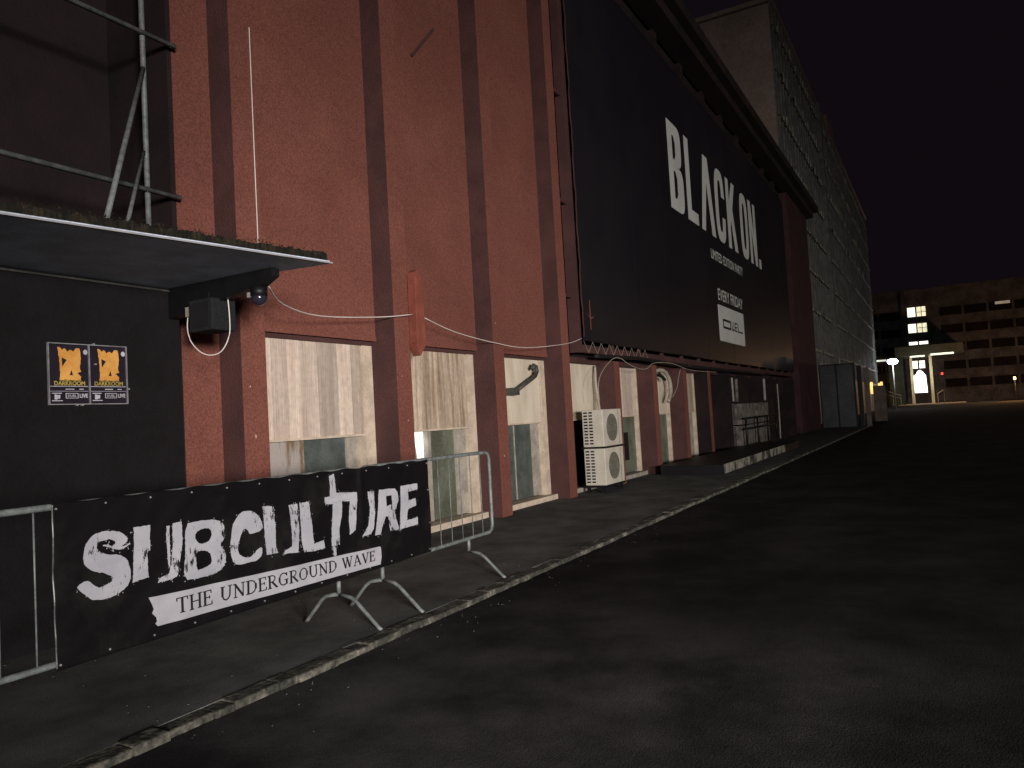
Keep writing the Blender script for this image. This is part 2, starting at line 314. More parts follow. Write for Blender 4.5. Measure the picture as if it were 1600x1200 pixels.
def window(i):
    a, b = PX[i]+PW, PX[i+1]; bright = i < 7
    f = MB()
    if bright:
        fr = .17 if i < 3 else .06
        f.box(b-fr, b-.005, WY+.07, WY+.30, .08, 2.45)                    # cream jamb, face to the street
    else:
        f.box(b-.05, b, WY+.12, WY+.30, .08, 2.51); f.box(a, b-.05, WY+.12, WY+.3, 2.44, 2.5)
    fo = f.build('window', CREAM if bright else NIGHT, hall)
    MB().box(a, b-.006, WY+.06, WY+.33, 2.452, 2.515).build('lintel_shade_strip', SIDE if bright else NIGHT, fo)  # dark strip standing in for the shade below the lintel
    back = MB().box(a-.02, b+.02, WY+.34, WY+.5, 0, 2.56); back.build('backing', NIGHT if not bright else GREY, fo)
    if bright:
        pb = MB(); xx = a
        mtl = {0: WOOD, 1: WOOD2, 2: PLY, 3: PLY, 4: WOOD, 5: PLY, 6: WOOD2}[i]
        rb2 = b-fr-.01
        while xx < rb2-.02:
            wdt = random.uniform(.14, .38) if i == 0 else random.uniform(.12, .2) if i == 1 else random.uniform(.5, .9)
            x2 = min(xx+wdt, rb2)
            pb.box(xx+.004, x2-.003, WY+.10+random.uniform(0, .012), WY+.14, 1.37, 2.455); xx = x2
        pb.build('board_panel', mtl, fo)
        MB().box(a, rb2, WY+.075, WY+.13, 1.345, 1.37).build('board_rail', CREAM, fo)
        # lower light
        g1 = b-.50
        if i == 0:
            MB().box(a, a+.95, WY+.2, WY+.24, .1, 1.345).build('sheet_panel', RUSTY, fo)
            MB().box(a+.95, g1+.1, WY+.22, WY+.26, .1, 1.345).build('shutter', TEAL, fo)
            MB().box(g1+.1, b-fr-.002, WY+.19, WY+.28, .1, 1.345).build('jamb', GREY, fo)
        elif i == 1:
            MB().box(a+.97, g1+.05, WY+.2, WY+.24, .1, 1.345).build('shutter', GREEN, fo)
            s = MB().prism([(a+.77, .98), (a+.90, .98), (a+.90, 1.34), (a+.70, 1.34)], 'y', WY+.24, WY+.25); s.build('lit_gap', SLIT, fo)
            q = MB().box(a+.90, a+.97, WY+.16, WY+.26, .1, 1.345); q.box(a, a+.97, WY+.255, WY+.3, .1, 1.345); q.build('mullion', GREY, fo)
            MB().box(g1+.05, b-fr-.002, WY+.17, WY+.28, .1, 1.345).build('jamb', GREY, fo)
        elif i == 2:
            MB().box(a+.1, g1+.08, WY+.2, WY+.24, .1, 1.345).build('shutter', TEAL, fo)
            q = MB(); 
            for xx in (a+.62, a+1.02): q.box(xx, xx+.02, WY+.185, WY+.2, .1, 1.345)
            q.build('mullion', GREY, fo)
            MB().box(g1+.08, b-fr-.002, WY+.17, WY+.28, .1, 1.345).build('jamb', GREY, fo)
        elif i == 4:
            MB().box(a, b-fr-.002, WY+.17, WY+.24, .1, 1.345).build('shutter', GREEN, fo)
            MB().box(a+1.02, a+1.45, WY+.14, WY+.166, .38, 1.0).build('vent_opening', DARK, fo)
        elif i == 3:
            MB().box(a, b-fr-.002, WY+.2, WY+.24, .1, 1.345).build('shutter', DARK, fo)
        else:
            MB().box(a, b-fr-.002, WY+.17, WY+.24, .1, 1.345).build('shutter', GREEN if i == 5 else GREY, fo)
        s = MB().box(a-.0, b, WY-.06, WY+.33, -.02, .085); s.build('sill', CREAM if i < 3 else GREY, fo, bevel=.01)
    else:
        MB().box(a, b-.052, WY+.25, WY+.3, .1, 2.44).build('pane', FARG, fo)
        MB().box(a, b, WY+.0, WY+.33, -.02, .08).build('sill', NIGHT, fo)
for i in range(0, 13): window(i)

# box downpipe on the second pilaster
dp = thing('downpipe', 'short orange red downpipe stub on the pilaster left of the second boarded window', 'pipe', (7.66, 5.72, 2.3))
m = MB().prism([(7.615, 3.36), (7.60, 2.42), (7.66, 2.30), (7.72, 2.40), (7.785, 2.44), (7.775, 3.26), (7.68, 3.40)], 'y', 5.62, 5.745); m.build('pipe_body', ORPIPE, dp, bevel=.008)
m = MB().box(7.592, 7.792, 5.612, 5.748, 2.46, 2.48); m.build('bracket', ORPIPE, dp)
m = MB()
for cx_, cz_, r_ in ((5.105, 1.42, .011), (5.06, 1.9, .006), (7.5, 1.5, .006), (7.42, 2.05, .005), (9.8, .9, .008), (5.18, .95, .007), (9.75, 2.9, .006)):
    m.poly([[(cx_+r_*(1+.4*math.sin(a*5+cx_))*math.cos(a)*.6, cz_+r_*1.5*(1+.4*math.cos(a*3))*math.sin(a)) for a in [2*PI*q/9 for q in range(9)]]], lambda u, v, t: (u, 5.7475 if t == 0 else 5.75, v), 1)
m.build('paint_chip', CREAM, hall)['kind'] = 'stuff'
# flue elbow in third window
m = MB(); pts = [(10.75, 6.02, 1.90), (11.35, 6.02, 2.12), (11.45, 6.02, 2.16), (11.52, 6.02, 2.24), (11.50, 6.02, 2.32), (11.42, 6.02, 2.34), (11.36, 6.02, 2.28)]
m.tube(pts, .038, 10)
fl = m.build('flue_pipe', FLUE, smooth=True); pivot(fl, pts[0]); tag(fl, 'dark hooked flue pipe sticking out of the third boarded window', 'pipe')
MB().box(10.62, 10.80, 5.98, 6.19, 1.83, 1.95).build('wall_flange', FLUE, fl)
# rod leaning on the wall, hanging wire
m = MB().tube([(8.35, 6.02, 6.55), (8.9, 6.02, 7.15)], .022, 8); r = m.build('metal_rod', SIDE); pivot(r, (8.35, 6.02, 6.55)); tag(r, 'thin dark rod fixed slantwise high on the red wall', 'rod')
m = MB().tube([(5.222, 5.742, 5.5), (5.222, 5.742, 4.2), (5.224, 5.742, 2.8)], .0048, 6); r = m.build('hanging_wire', CABLE); pivot(r, (5.222, 5.742, 2.8)); tag(r, 'thin white wire hanging straight down the first red pilaster above the canopy', 'wire')

# ================================================================ billboard
bb = thing('billboard', 'giant black billboard lettered BLACK ON. hung across the red hall', 'billboard', (24, 5.7, 2.83))
MB().box(12.92, 36.0, 5.70, 5.74, 2.83, 10.65).build('panel', BILL, bb)
m = MB(); m.box(12.62, 12.80, 5.72, 5.88, 2.6, 10.7)
m.box(12.82, 36, 5.76, 5.86, 2.62, 2.76)
for z in (3.6, 5.35, 7.4, 9.3): m.box(12.3, 12.62, 5.76, 5.82, z, z+.06)
for xx in [12.9+1.6*i for i in range(15)]: m.box(xx, xx+.06, 5.78, 5.86, 2.76, 10.6)
m.build('frame', SIDE, bb)
m = MB()
for xx in (15.9, 18.1, 21.7, 24.8, 31.2, 33.9): m.box(xx, xx+.03, 5.6975, 5.70, 2.84, 10.64)
m.box(12.93, 35.99, 5.6965, 5.6975, 2.84, 2.90); m.box(12.93, 35.99, 5.6965, 5.6975, 10.56, 10.63); m.build('seam', BILL, bb)
m = MB()  # laced edge of the vinyl
edge = []
for i in range(60): edge.append((12.86+.012*math.sin(i*1.9)+.014*math.sin(i*.7), 5.69, 2.9+i*.13))
m.tube(edge, .012, 6); m.build('laced_edge', SIDE, bb)
m = MB(); zz = []
for i in range(9): zz += [(12.95+i*.42, 5.74, 2.83), (13.2+i*.42, 5.76, 2.62)]
m.tube(zz, .0035, 5); m.build('lacing_cord', HOSE, bb)
fB = lambda u, v, t: (u, 5.697-t*0-0.0, v) if t == 0 else (u, 5.7, v)
Z0, Z1 = 6.67, 9.03
def q4(x0, x1, z0, z1): return [(x0, z0), (x1, z0), (x1, z1), (x0, z1)]
def ell(cx, cz, rx, rz, a0, a1, n=14): return [(cx+rx*math.cos(math.radians(a0+(a1-a0)*i/n)), cz+rz*math.sin(math.radians(a0+(a1-a0)*i/n))) for i in range(n+1)]
def sq(cx, cz, rx, rz, a0, a1, n=16, p=.55):
    out = []
    for i in range(n+1):
        a = math.radians(a0+(a1-a0)*i/n); c, s = math.cos(a), math.sin(a)
        out.append((cx+rx*math.copysign(abs(c)**p, c), cz+rz*math.copysign(abs(s)**p, s)))
    return out
H = Z1-Z0
def letter(rings):
    m = MB()
    for r in rings: m.poly(r, lambda u, v, t: (u, 5.694 if t == 0 else 5.70, v), 1)
    return m.build('lettering', BLET, bb)
def B_(x, w_):
    zm = Z0+H*.52
    outer = [(x, Z0)]+[(u, v) for u, v in sq(x+w_*.55, (Z0+zm)/2, w_*.45, (zm-Z0)/2, -90, 90)]+[(u, v) for u, v in sq(x+w_*.52, (zm+Z1)/2, w_*.42, (Z1-zm)/2, -90, 90)][1:]+[(x, Z1)]
    h1 = q4(x+.38, x+.62, Z0+.33, zm-.16); h2 = q4(x+.38, x+.60, zm+.16, Z1-.33)
    def rnd(r): (x0, z0), (x1, _), (_, z1), _ = r; return [(x0, z0), (x1-.06, z0), (x1+.06, z0+.16), (x1+.06, z1-.16), (x1-.06, z1), (x0, z1)]
    return [[outer, rnd(h1)[::-1], rnd(h2)[::-1]]]
def C_(x, w_):
    o = sq(x+w_/2, (Z0+Z1)/2, w_/2, H/2, 28, 332, 30, .62); i_ = sq(x+w_/2, (Z0+Z1)/2, w_/2-.36, H/2-.34, 332, 28, 30, .62)
    # squared terminals
    o[0] = (x+w_, Z1-.85); i_[-1] = (x+w_-.36, Z1-.85); o[-1] = (x+w_, Z0+.85); i_[0] = (x+w_-.36, Z0+.85)
    return [[o+i_]]
def O_(x, w_):
    return [[sq(x+w_/2, (Z0+Z1)/2, w_/2, H/2, 0, 345, 40, .62), sq(x+w_/2, (Z0+Z1)/2, w_/2-.36, H/2-.34, 345, 0, 40, .62)]]
letter(B_(18.95, 1.22))
letter([[[(20.47, Z0), (21.5, Z0), (21.5, Z0+.34), (20.85, Z0+.34), (20.85, Z1), (20.47, Z1)]]])
letter([[[(21.85, Z0), (22.22, Z0), (22.62, Z1-.75), (23.0, Z0), (23.4, Z0), (22.86, Z1), (22.38, Z1)]]])
letter(C_(23.6, 1.18))
letter([[[(25.08, Z0), (25.45, Z0), (25.45, Z0+.75), (25.58, Z0+1.05), (25.95, Z0), (26.35, Z0), (25.84, Z0+1.42), (26.32, Z1), (25.92, Z1), (25.45, Z0+1.6), (25.45, Z1), (25.08, Z1)]]])
letter(O_(27.0, 1.15))
letter([[[(28.42, Z0), (28.77, Z0), (28.77, Z0+1.5), (29.22, Z0), (29.58, Z0), (29.58, Z1), (29.23, Z1), (29.23, Z0+.95), (28.8, Z1), (28.42, Z1)]]])
letter([[q4(29.86, 30.2, Z0, Z0+.36)]])
fT = lambda u, v, t: (u, 5.694, v)
m = MB(); text_mesh(m, 'LIMITED EDITION PARTY', 22.62, 5.93, 4.15, .30, fT, 0, .012); m.build('small_lettering', BLET, bb)
m = MB(); text_mesh(m, 'EVERY FRIDAY', 23.12, 4.72, 3.28, .36, fT, 0, .012); m.build('small_lettering', BLET, bb)
lg = MB().box(23.02, 26.38, 5.692, 5.70, 3.46, 4.57).build('logo_panel', BLET, bb)
m = MB()
fL = lambda u, v, t: (u, 5.689 if t == 0 else 5.692, v)
for r in [q4(23.5, 24.5, 4.10, 4.17), q4(23.5, 24.5, 3.87, 3.94), q4(23.48, 23.58, 3.9, 4.14), q4(24.4, 24.5, 3.92, 4.12),
          q4(24.62, 24.69, 3.87, 4.17), q4(24.62, 24.9, 3.87, 3.93), q4(24.86, 24.93, 3.87, 4.17),
          q4(25.03, 25.1, 3.87, 4.17), q4(25.03, 25.32, 3.87, 3.92), q4(25.03, 25.32, 3.99, 4.04), q4(25.03, 25.32, 4.12, 4.17),
          q4(25.42, 25.5, 3.87, 4.17), q4(25.42, 26.12, 3.87, 3.92)]:
    r = [(u, v+(.001 if k_ else 0)) for k_, (u, v) in enumerate(r)]
    m.poly([r], fL, 1)
m.build('logo_mark', DARK, lg)
m = MB(); m.poly([q4(13.225, 13.255, 3.05, 3.62)], lambda u, v, t: (u, 5.695 if t == 0 else 5.70, v), 1)
m.poly([[(13.07, 3.36), (13.24, 3.29), (13.45, 3.33), (13.26, 3.26)]], lambda u, v, t: (u, 5.693 if t == 0 else 5.70, v), 1)
m.build('cross_mark', ORPIPE, bb)

# ================================================================ entrance porch with canopy
po = thing('entrance_porch', 'black painted entrance porch with flat grey canopy at the left', 'porch', (2, 5.7, 0))
MB().box(-8, 4.24, 5.66, 6.94, 0, 2.72).build('wall', BLACKW, po)
can = MB().prism([(-3, 5.32), (0, 4.80), (4.37, 4.03), (4.31, 4.50), (4.31, 6.03), (-3, 6.03)], 'z', 2.725, 2.748).build('canopy', SOFFIT, po)
MB().prism([(-3, 5.36), (0, 4.83), (4.30, 4.07), (4.28, 4.50), (4.28, 6.03), (-3, 6.03)], 'z', 2.748, 2.79).build('roofing_felt', MOSSM, can)
m = MB().prism([(-3, 5.30), (4.38, 4.008), (4.38, 4.024), (-3, 5.318)], 'z', 2.724, 2.735); m.build('edge_trim', TRIM, can)
m = MB().prism([(4.42, 2.70), (4.42, 2.66), (4.55, 2.60), (5.66, 2.46), (5.66, 2.72), (4.42, 2.72)], 'x', 4.14, 4.22); m.build('bracket_beam', BEAM, po)
MB().box(-3, 4.135, 5.635, 5.66, 2.69, 2.705).build('soffit_batten', FLUE, po)
# moss and leaf litter on the canopy roof edge
m = MB(); lf = MB()
for i in range(5200):
    t = random.random()**.8; X = 4.36-t*7.3; yb = 4.03+(4.37-X)*.1765
    d = random.random()**2*.5; Y = yb+d
    hgt = (.055+.05*max(0, noise.noise(Vector((X*3, 0, 1)))))*(1-d)*.5+.012
    c = Vector((X, Y+.006, 2.79+random.random()*hgt)); 
    s = random.uniform(.006, .018)
    vs = [c+Vector((random.uniform(-s, s), random.uniform(-s, s)*.6, random.uniform(-s, s))) for _ in range(3)]
    isleaf = noise.noise(Vector((X*2.2, 4, 2))) > .18 and random.random() < .35 and X < 4.1
    tgt = lf if isleaf else m
    if isleaf: vs = [c+(v-c)*1.5+Vector((0, 0, .03)) for v in vs]
    try: tgt.b.faces.new([tgt.b.verts.new(v) for v in vs])
    except ValueError: pass
top_ = []; bot_ = []
for i in range(560):
    X = 4.36-i*.0132; hh = .008+.02*noise.noise(Vector((X*5, 0, 0)))+.022*noise.noise(Vector((X*29, 0, 5)))+random.uniform(0, .007)
    yy = 4.040+(4.37-X)*.1765+random.uniform(-.008, .004)
    m.box(X-.0135, X, yy, 4.6+(4.37-X)*.1765, 2.742, 2.79+max(hh, .004))
tag(m.build('moss', MOSSM), 'dark moss growing along the edge of the flat canopy', 'moss', kind='stuff')
tag(lf.build('dry_leaves', LEAFM), 'orange dry leaves caught in the moss on the canopy edge', 'leaves', kind='stuff')
# railing / sign frame above the canopy
rl = thing('roof_railing', 'grey tubular railing frame standing on the canopy roof', 'railing', (4.2, 6, 2.8))
for z in (3.66, 5.09): MB().tube([(-4, 5.93, z-.03), (4.54, 5.98, z)], .024, 10).build('rail', STEEL, rl, True)
MB().tube([(4.22, 6.0, 2.8), (4.22, 6.0, 7.4)], .024, 10).build('post', STEEL, rl, True)
MB().tube([(4.19, 5.96, 4.75), (3.05, 4.85, 2.80)], .02, 10).build('brace', STEEL, rl, True)
MB().tube([(4.19, 5.99, 4.0), (3.35, 5.10, 2.80)], .016, 10).build('brace', STEEL, rl, True)
# loudspeaker
sp = thing('loudspeaker', 'black box loudspeaker hanging under the canopy bracket', 'loudspeaker', (4.18, 5.1, 2.5))
MB().box(4.06, 4.3, 5.02, 5.30, 2.30, 2.56).build('cabinet', SPEAK, sp, bevel=.012)
MB().box(4.055, 4.06, 5.05, 5.27, 2.33, 2.53).build('grille', DARK, sp)
MB().box(4.13, 4.2, 5.14, 5.22, 2.55, 2.62).build('bracket', BEAM, sp)
MB().box(4.09, 4.15, 5.31, 5.38, 2.44, 2.52).build('junction_box', GREY, sp)
cp = [(4.12, 5.38, 2.48), (4.12, 5.40, 2.36), (4.13, 5.38, 2.25), (4.15, 5.31, 2.16), (4.17, 5.22, 2.115), (4.19, 5.12, 2.12), (4.2, 5.05, 2.17), (4.21, 5.0, 2.27), (4.2, 4.98, 2.40), (4.19, 4.98, 2.56)]
def smooth_pts(p, n=4):
    p = [Vector(q) for q in p]; out = []
    for i in range(len(p)-1):
        a, b, c, d = p[max(i-1, 0)], p[i], p[i+1], p[min(i+2, len(p)-1)]
        for k_ in range(n):
            t = k_/n; out.append(.5*((2*b)+(c-a)*t+(2*a-5*b+4*c-d)*t*t+(3*b-a-3*c+d)*t**3))
    return out+[p[-1]]
r = MB().tube(smooth_pts(cp), .005, 6).build('speaker_cable', CABLE, smooth=True); pivot(r, cp[-1]); tag(r, 'white cable looping in a U below the loudspeaker', 'cable')
# dome camera
dc = thing('security_camera', 'small glossy dome security camera at the tip of the canopy bracket', 'camera', (4.2, 4.55, 2.6))
b_ = MB(); bmesh.ops.create_uvsphere(b_.b, u_segments=20, v_segments=12, radius=.062, matrix=Matrix.Translation((4.19, 4.62, 2.515))); b_.build('dome', DOME, dc, True)
MB().tube([(4.19, 4.62, 2.525), (4.19, 4.62, 2.60)], .066, 18).build('housing', BEAM, dc, True)
MB().box(4.14, 4.165, 4.655, 4.70, 2.52, 2.56).build('status_lens', TRIM, dc)
# cables along the wall
def cable(name, pts, r_, mt, label, cat='cable', sm=True):
    o = MB().tube(smooth_pts(pts) if sm else pts, r_, 6).build(name, mt, smooth=True); pivot(o, pts[0]); return tag(o, label, cat)
cable('wall_cable', [(4.25, 4.58, 2.62), (5.0, 5.2, 2.62), (5.9, 5.6, 2.64), (7.0, 5.70, 2.74), (7.58, 5.66, 2.82)], .0065, CABLE, 'white cable swagging from the security camera to the orange downpipe')
cable('wall_cable', [(7.82, 5.66, 2.80), (8.6, 5.72, 2.68), (9.6, 5.70, 2.59), (10.6, 5.70, 2.57), (12.1, 5.70, 2.72), (12.75, 5.68, 2.86)], .0055, CABLE, 'white cable sagging from the orange downpipe to the billboard post')
cable('festoon_cable', [(13.24, 5.62, 1.7), (13.24, 5.62, 2.01), (13.47, 5.62, 2.26), (14.03, 5.62, 2.52), (14.48, 5.62, 2.55), (14.9, 5.62, 2.45), (15.58, 5.62, 2.37), (16.08, 5.62, 2.40), (16.53, 5.62, 2.53), (17.86, 5.62, 2.57), (19.16, 5.62, 2.46), (21.0, 5.62, 2.45), (22.04, 5.62, 2.47)], .007, HOSE, 'loose pale cable looped under the lower edge of the billboard')
cable('drop_cable', [(18.7, 5.68, 2.45), (18.5, 5.68, 2.24), (18.34, 5.68, 2.0), (17.93, 5.68, 1.76)], .007, HOSE, 'thin pale cable dropping past the hose on the sixth window')
cable('drain_hose', [(17.45, 5.99, 2.36), (17.8, 5.95, 2.43), (18.2, 5.93, 2.40), (18.5, 5.92, 2.2), (18.55, 5.92, 1.9), (18.3, 5.92, 1.66)], .05, HOSE, 'fat cream hose curving out of the sixth boarded window', 'hose')
cable('black_hose', [(17.5, 5.97, 2.31), (17.9, 5.94, 2.29), (18.15, 5.92, 2.20)], .04, DCABLE, 'short black hose stub under the cream hose', 'hose')
cable('insulated_pipe', [(14.22, 6.09, 2.42), (14.12, 6.05, 2.1), (14.1, 6.02, 1.8), (14.0, 5.95, 1.5)], .028, HOSE, 'cream insulated pipe running down behind the near air conditioner', 'pipe')
cable('cable_bundle', [(13.4, 5.72, 2.56), (14.4, 5.68, 2.58), (15.8, 5.66, 2.60), (18, 5.66, 2.57), (22, 5.66, 2.56), (30, 5.66, 2.58)], .04, DCABLE, 'thick black cable bundle slung along the bottom of the billboard')

# ================================================================ poster case
pc = thing('poster_case', 'clear framed notice case with two posters on the black porch wall', 'display case', (3.5, 5.62, 1.75))
PY = 5.635
PX0, PX1, PZ0, PZ1 = 3.115, 3.73, 1.74, 2.20
m = MB(); t_ = .007
m.box(PX0, PX1, PY, PY+.02, PZ0, PZ0+t_); m.box(PX0, PX1, PY, PY+.02, PZ1-t_, PZ1)
for xx in (PX0, (PX0+PX1)/2-t_/2, PX1-t_): m.box(xx, xx+t_, PY-.001, PY+.019, PZ0+t_, PZ1-t_)
m.build('frame', DULL, pc)
m = MB()
for xx, zz_ in ((3.46, PZ1+.004), (3.47, 2.05), (PX1+.006, 1.86), (3.32, PZ0-.002), (3.36, PZ0-.003)): m.tube([(xx, PY-.006, zz_), (xx, PY+.02, zz_)], .007, 8)
m.build('screw', TRIM, pc)
def poster(x0, w_, label):
    p = MB().box(x0, x0+w_, PY+.012, PY+.018, PZ0+.01, PZ1-.01).build('poster', POSTB); pivot(p, (x0, PY+.02, PZ0)); tag(p, label, 'poster')
    f = lambda u, v, t: (x0+u*w_, PY+(.009 if t == 0 else .012), PZ0+.01+v*(PZ1-PZ0-.02))
    m = MB()
    # ragged golden rook-like blot: crenellated top, tapering waist, base
    outer = [(.26, .40), (.80, .40), (.79, .47), (.70, .51), (.80, .55), (.77, .62), (.80, .72), (.80, .80), (.80, .88), (.78, .95), (.68, .94), (.62, .89), (.54, .91), (.46, .88), (.42, .94), (.34, .90), (.30, .95), (.22, .96), (.25, .82), (.27, .72), (.27, .60), (.28, .50)]
    h1 = [(.32, .78), (.33, .62), (.45, .74)]; h2 = [(.51, .48), (.60, .48), (.56, .58)]
    m.poly([rough(outer, .03, .02, 3), h1, h2], f, 1); m.build('print', ORANGE, p)
    m = MB(); text_mesh(m, 'DARKROOM', .12, .305, .78, .075, lambda u, v, t: f(u, v, 0), 0, .03)
    m.poly([rough([(.27, .385), (.80, .385), (.80, .395), (.27, .395)], .03, .008, 5)], f, 1)
    m.build('print', GOLD, p)
    m = MB(); m.poly([q4(.02, .98, .285, .295)], f, 1); m.poly([q4(.02, .98, .205, .211)], f, 1)
    m.poly([ell(.93, .885, .055, .045, 0, 345, 16)], f, 1)
    m.poly([q4(.40, .62, .235, .25)], f, 1); m.poly([q4(.75, .86, .235, .25)], f, 1)
    for r in (q4(.40, .72, .165, .175), q4(.40, .72, .085, .095), q4(.40, .415, .095, .165), q4(.705, .72, .095, .165)): m.poly([r], f, 1)
    text_mesh(m, 'DUEL', .45, .11, .22, .04, lambda u, v, t: f(u, v, 0), 0, .02)
    text_mesh(m, 'LIVE', .75, .095, .21, .07, lambda u, v, t: f(u, v, 0), 0, .03)
    m.poly([q4(.06, .30, .165, .18)], f, 1); m.poly([q4(.06, .32, .04, .055)], f, 1); m.poly([rough(q4(.12, .25, .075, .15), .03, .02, 8)], f, 1)
    m.build('print', PRINT, p)
    return p
pw = (PX1-PX0)/2-.012
poster(PX0+.008, pw, 'left black and gold event poster in the clear case')
poster((PX0+PX1)/2+.005, pw, 'right black and gold event poster in the clear case')

# ================================================================ crowd barriers
BY = 3.95
def foot(x, ends=(-1, 1)):
    m = MB(); m.tube([(x, BY, .36), (x, BY, .235)], .017, 8)
    for s in ends: m.tube([(x-.0, BY, .235), (x, BY+s*.12, .215), (x, BY+s*.17, .185), (x+.02, BY+s*.34, .02), (x+.02, BY+s*.37, .0)], .0145, 8)
    return m
def barrier(x0, x1, label, feet):
    t = thing('crowd_barrier', label, 'barrier', ((x0+x1)/2, BY, 0), 'crowd barriers in front of the hall')
    zb, zt, r = .35, 1.135, .0175; c = .07
    loop = [(x0, BY, zb+c), (x0, BY, zt-c), (x0+.02, BY, zt-.02), (x0+c, BY, zt), (x1-c, BY, zt), (x1-.02, BY, zt-.02), (x1, BY, zt-c), (x1, BY, zb+c), (x1-.02, BY, zb+.02), (x1-c, BY, zb), (x0+c, BY, zb), (x0+.02, BY, zb+.02), (x0, BY, zb+c)]
    MB().tube(loop, r, 10).build('frame', STEEL, t, True)
    n = int((x1-x0)/.165)
    for i in range(1, n):
        xx = x0+(x1-x0)*i/n; MB().tube([(xx, BY, zb), (xx, BY, zt)], .005, 6).build('bar', STEEL, t, True)
    for fx in feet: foot(fx, (-1,) if fx == 5.98 else (-1, 1)).build('leg', STEEL, t, True)
    return t
barrier(1.25, 4.44, 'grey steel crowd barrier on the left, mostly hidden behind the banner', (1.55, 4.22))
barrier(4.49, 6.42, 'grey steel crowd barrier whose bare end sticks out right of the banner', (4.72, 5.98))

# ================================================================ banner
bn = thing('banner', 'black vinyl SUBCULTURE banner tied over the crowd barriers', 'banner', (3.75, 3.92, .33))
bx0, bx1, bz0, bz1 = 2.155, 5.34, .325, 1.155
def wave(u, v):
    a = .004*math.sin(u*3.1+v*5)+.003*math.sin(u*7.7-v*3)
    a += .012*math.exp(-((u-4.47)/.03)**2)*(v-bz0)/(bz1-bz0)
    a += .010*noise.noise(Vector((u*2.2, v*3.5, 1)))+.007*noise.noise(Vector((u*5, v*8-u*5, 4)))
    return BY-.038-a
nx, nz = 230, 56
bm = MB(); grid = []
for j in range(nz+1):
    row = []
    for i in range(nx+1):
        u = bx0+(bx1-bx0)*i/nx; sc = .011*math.sin((u-bx0)/.262*2*PI); v0 = bz0+(.02*(i/nx)); v1 = bz1-.018*(i/nx)+sc*.4
        v = v0+(v1-v0)*j/nz; row.append(bm.b.verts.new((u, wave(u, v), v)))
    grid.append(row)
for j in range(nz):
    for i in range(nx): bm.b.faces.new((grid[j][i], grid[j][i+1], grid[j+1][i+1], grid[j+1][i]))
sheet = bm.build('sheet', VINYL, bn, True)
md = sheet.modifiers.new('thickness', 'SOLIDIFY'); md.thickness = .0015; md.offset = 1
fN = lambda u, v, t: (u, wave(u, v)-.0055-(.0 if t == 0 else -.0012), v)
fN2 = lambda u, v, t: (u, wave(u, v)-.0085-(.0 if t == 0 else -.0012), v)
def brush_mat():
    m = mat('brushed_white_print', (.30, .31, .345), .6, scale=5, col2=(.36, .365, .40))
    N = m.node_tree.nodes; L = m.node_tree.links; b = N['Principled BSDF']; src = b.inputs['Base Color'].links[0].from_socket
    tc = N.new('ShaderNodeTexCoord'); mp = N.new('ShaderNodeMapping'); mp.inputs['Scale'].default_value = (1.8, 1, .55); L.new(tc.outputs['Object'], mp.inputs[0])
    n = N.new('ShaderNodeTexNoise'); n.inputs['Scale'].default_value = 34; n.inputs['Detail'].default_value = 8; n.inputs['Roughness'].default_value = .75; L.new(mp.outputs[0], n.inputs[0])
    n2 = N.new('ShaderNodeTexNoise'); n2.inputs['Scale'].default_value = 7; L.new(tc.outputs['Object'], n2.inputs[0])
    ad = N.new('ShaderNodeMath'); ad.operation = 'MULTIPLY_ADD'; ad.inputs[1].default_value = .7; L.new(n2.outputs[0], ad.inputs[0]); L.new(n.outputs[0], ad.inputs[2])
    rp = N.new('ShaderNodeValToRGB'); rp.color_ramp.elements[0].position = .70; rp.color_ramp.elements[1].position = .735
    mr = N.new('ShaderNodeMath'); mr.operation = 'MULTIPLY'; mr.inputs[1].default_value = 1.0; L.new(ad.outputs[0], mr.inputs[0]); L.new(mr.outputs[0], rp.inputs[0])
    mx = N.new('ShaderNodeMix'); mx.data_type = 'RGBA'; L.new(rp.outputs[0], mx.inputs[0]); mx.inputs[6].default_value = (.012, .011, .012, 1); L.new(src, mx.inputs[7])
    L.new(mx.outputs[2], b.inputs['Base Color']); return m
BRUSH = brush_mat()
def chaikin(r):
    out = []
    for a, b2 in zip(r, r[1:]+r[:1]):
        a, b2 = Vector(a), Vector(b2)
        if (b2-a).length < .012: out.append(tuple(a.lerp(b2, .5))); continue
        out += [tuple(a.lerp(b2, .25)), tuple(a.lerp(b2, .75))]
    return out
for n_, groups in BANNER_LETTERS:
    for gi, rings in enumerate(groups):
        m = MB(); sd = ord(n_)+gi*3
        if n_ in 'SCB': rings = [chaikin(r) for r in rings]
        m.poly([rough(r, .012, .0035, sd) for r in rings], fN, 1)
        # dry-brush crumbs around the letter edge
        xs = [p[0] for p in rings[0]]; zs = [p[1] for p in rings[0]]
        for k_ in range(34):
            i_ = random.randrange(len(rings[0])); a, b2 = Vector(rings[0][i_]), Vector(rings[0][(i_+1) % len(rings[0])])
            p = a.lerp(b2, random.random())+Vector((random.gauss(0, .007), random.gauss(0, .009))); s_ = random.uniform(.001, .0035)
            m.poly([[(p.x-s_, p.y-s_*.6), (p.x+s_*.7, p.y-s_), (p.x+s_, p.y+s_*1.4), (p.x-s_*.5, p.y+s_)]], fN, 1)
        m.build('lettering', BRUSH, bn)
STRIPE = mat('white_strip_print', (.33, .335, .37), .6, .05, scale=6)
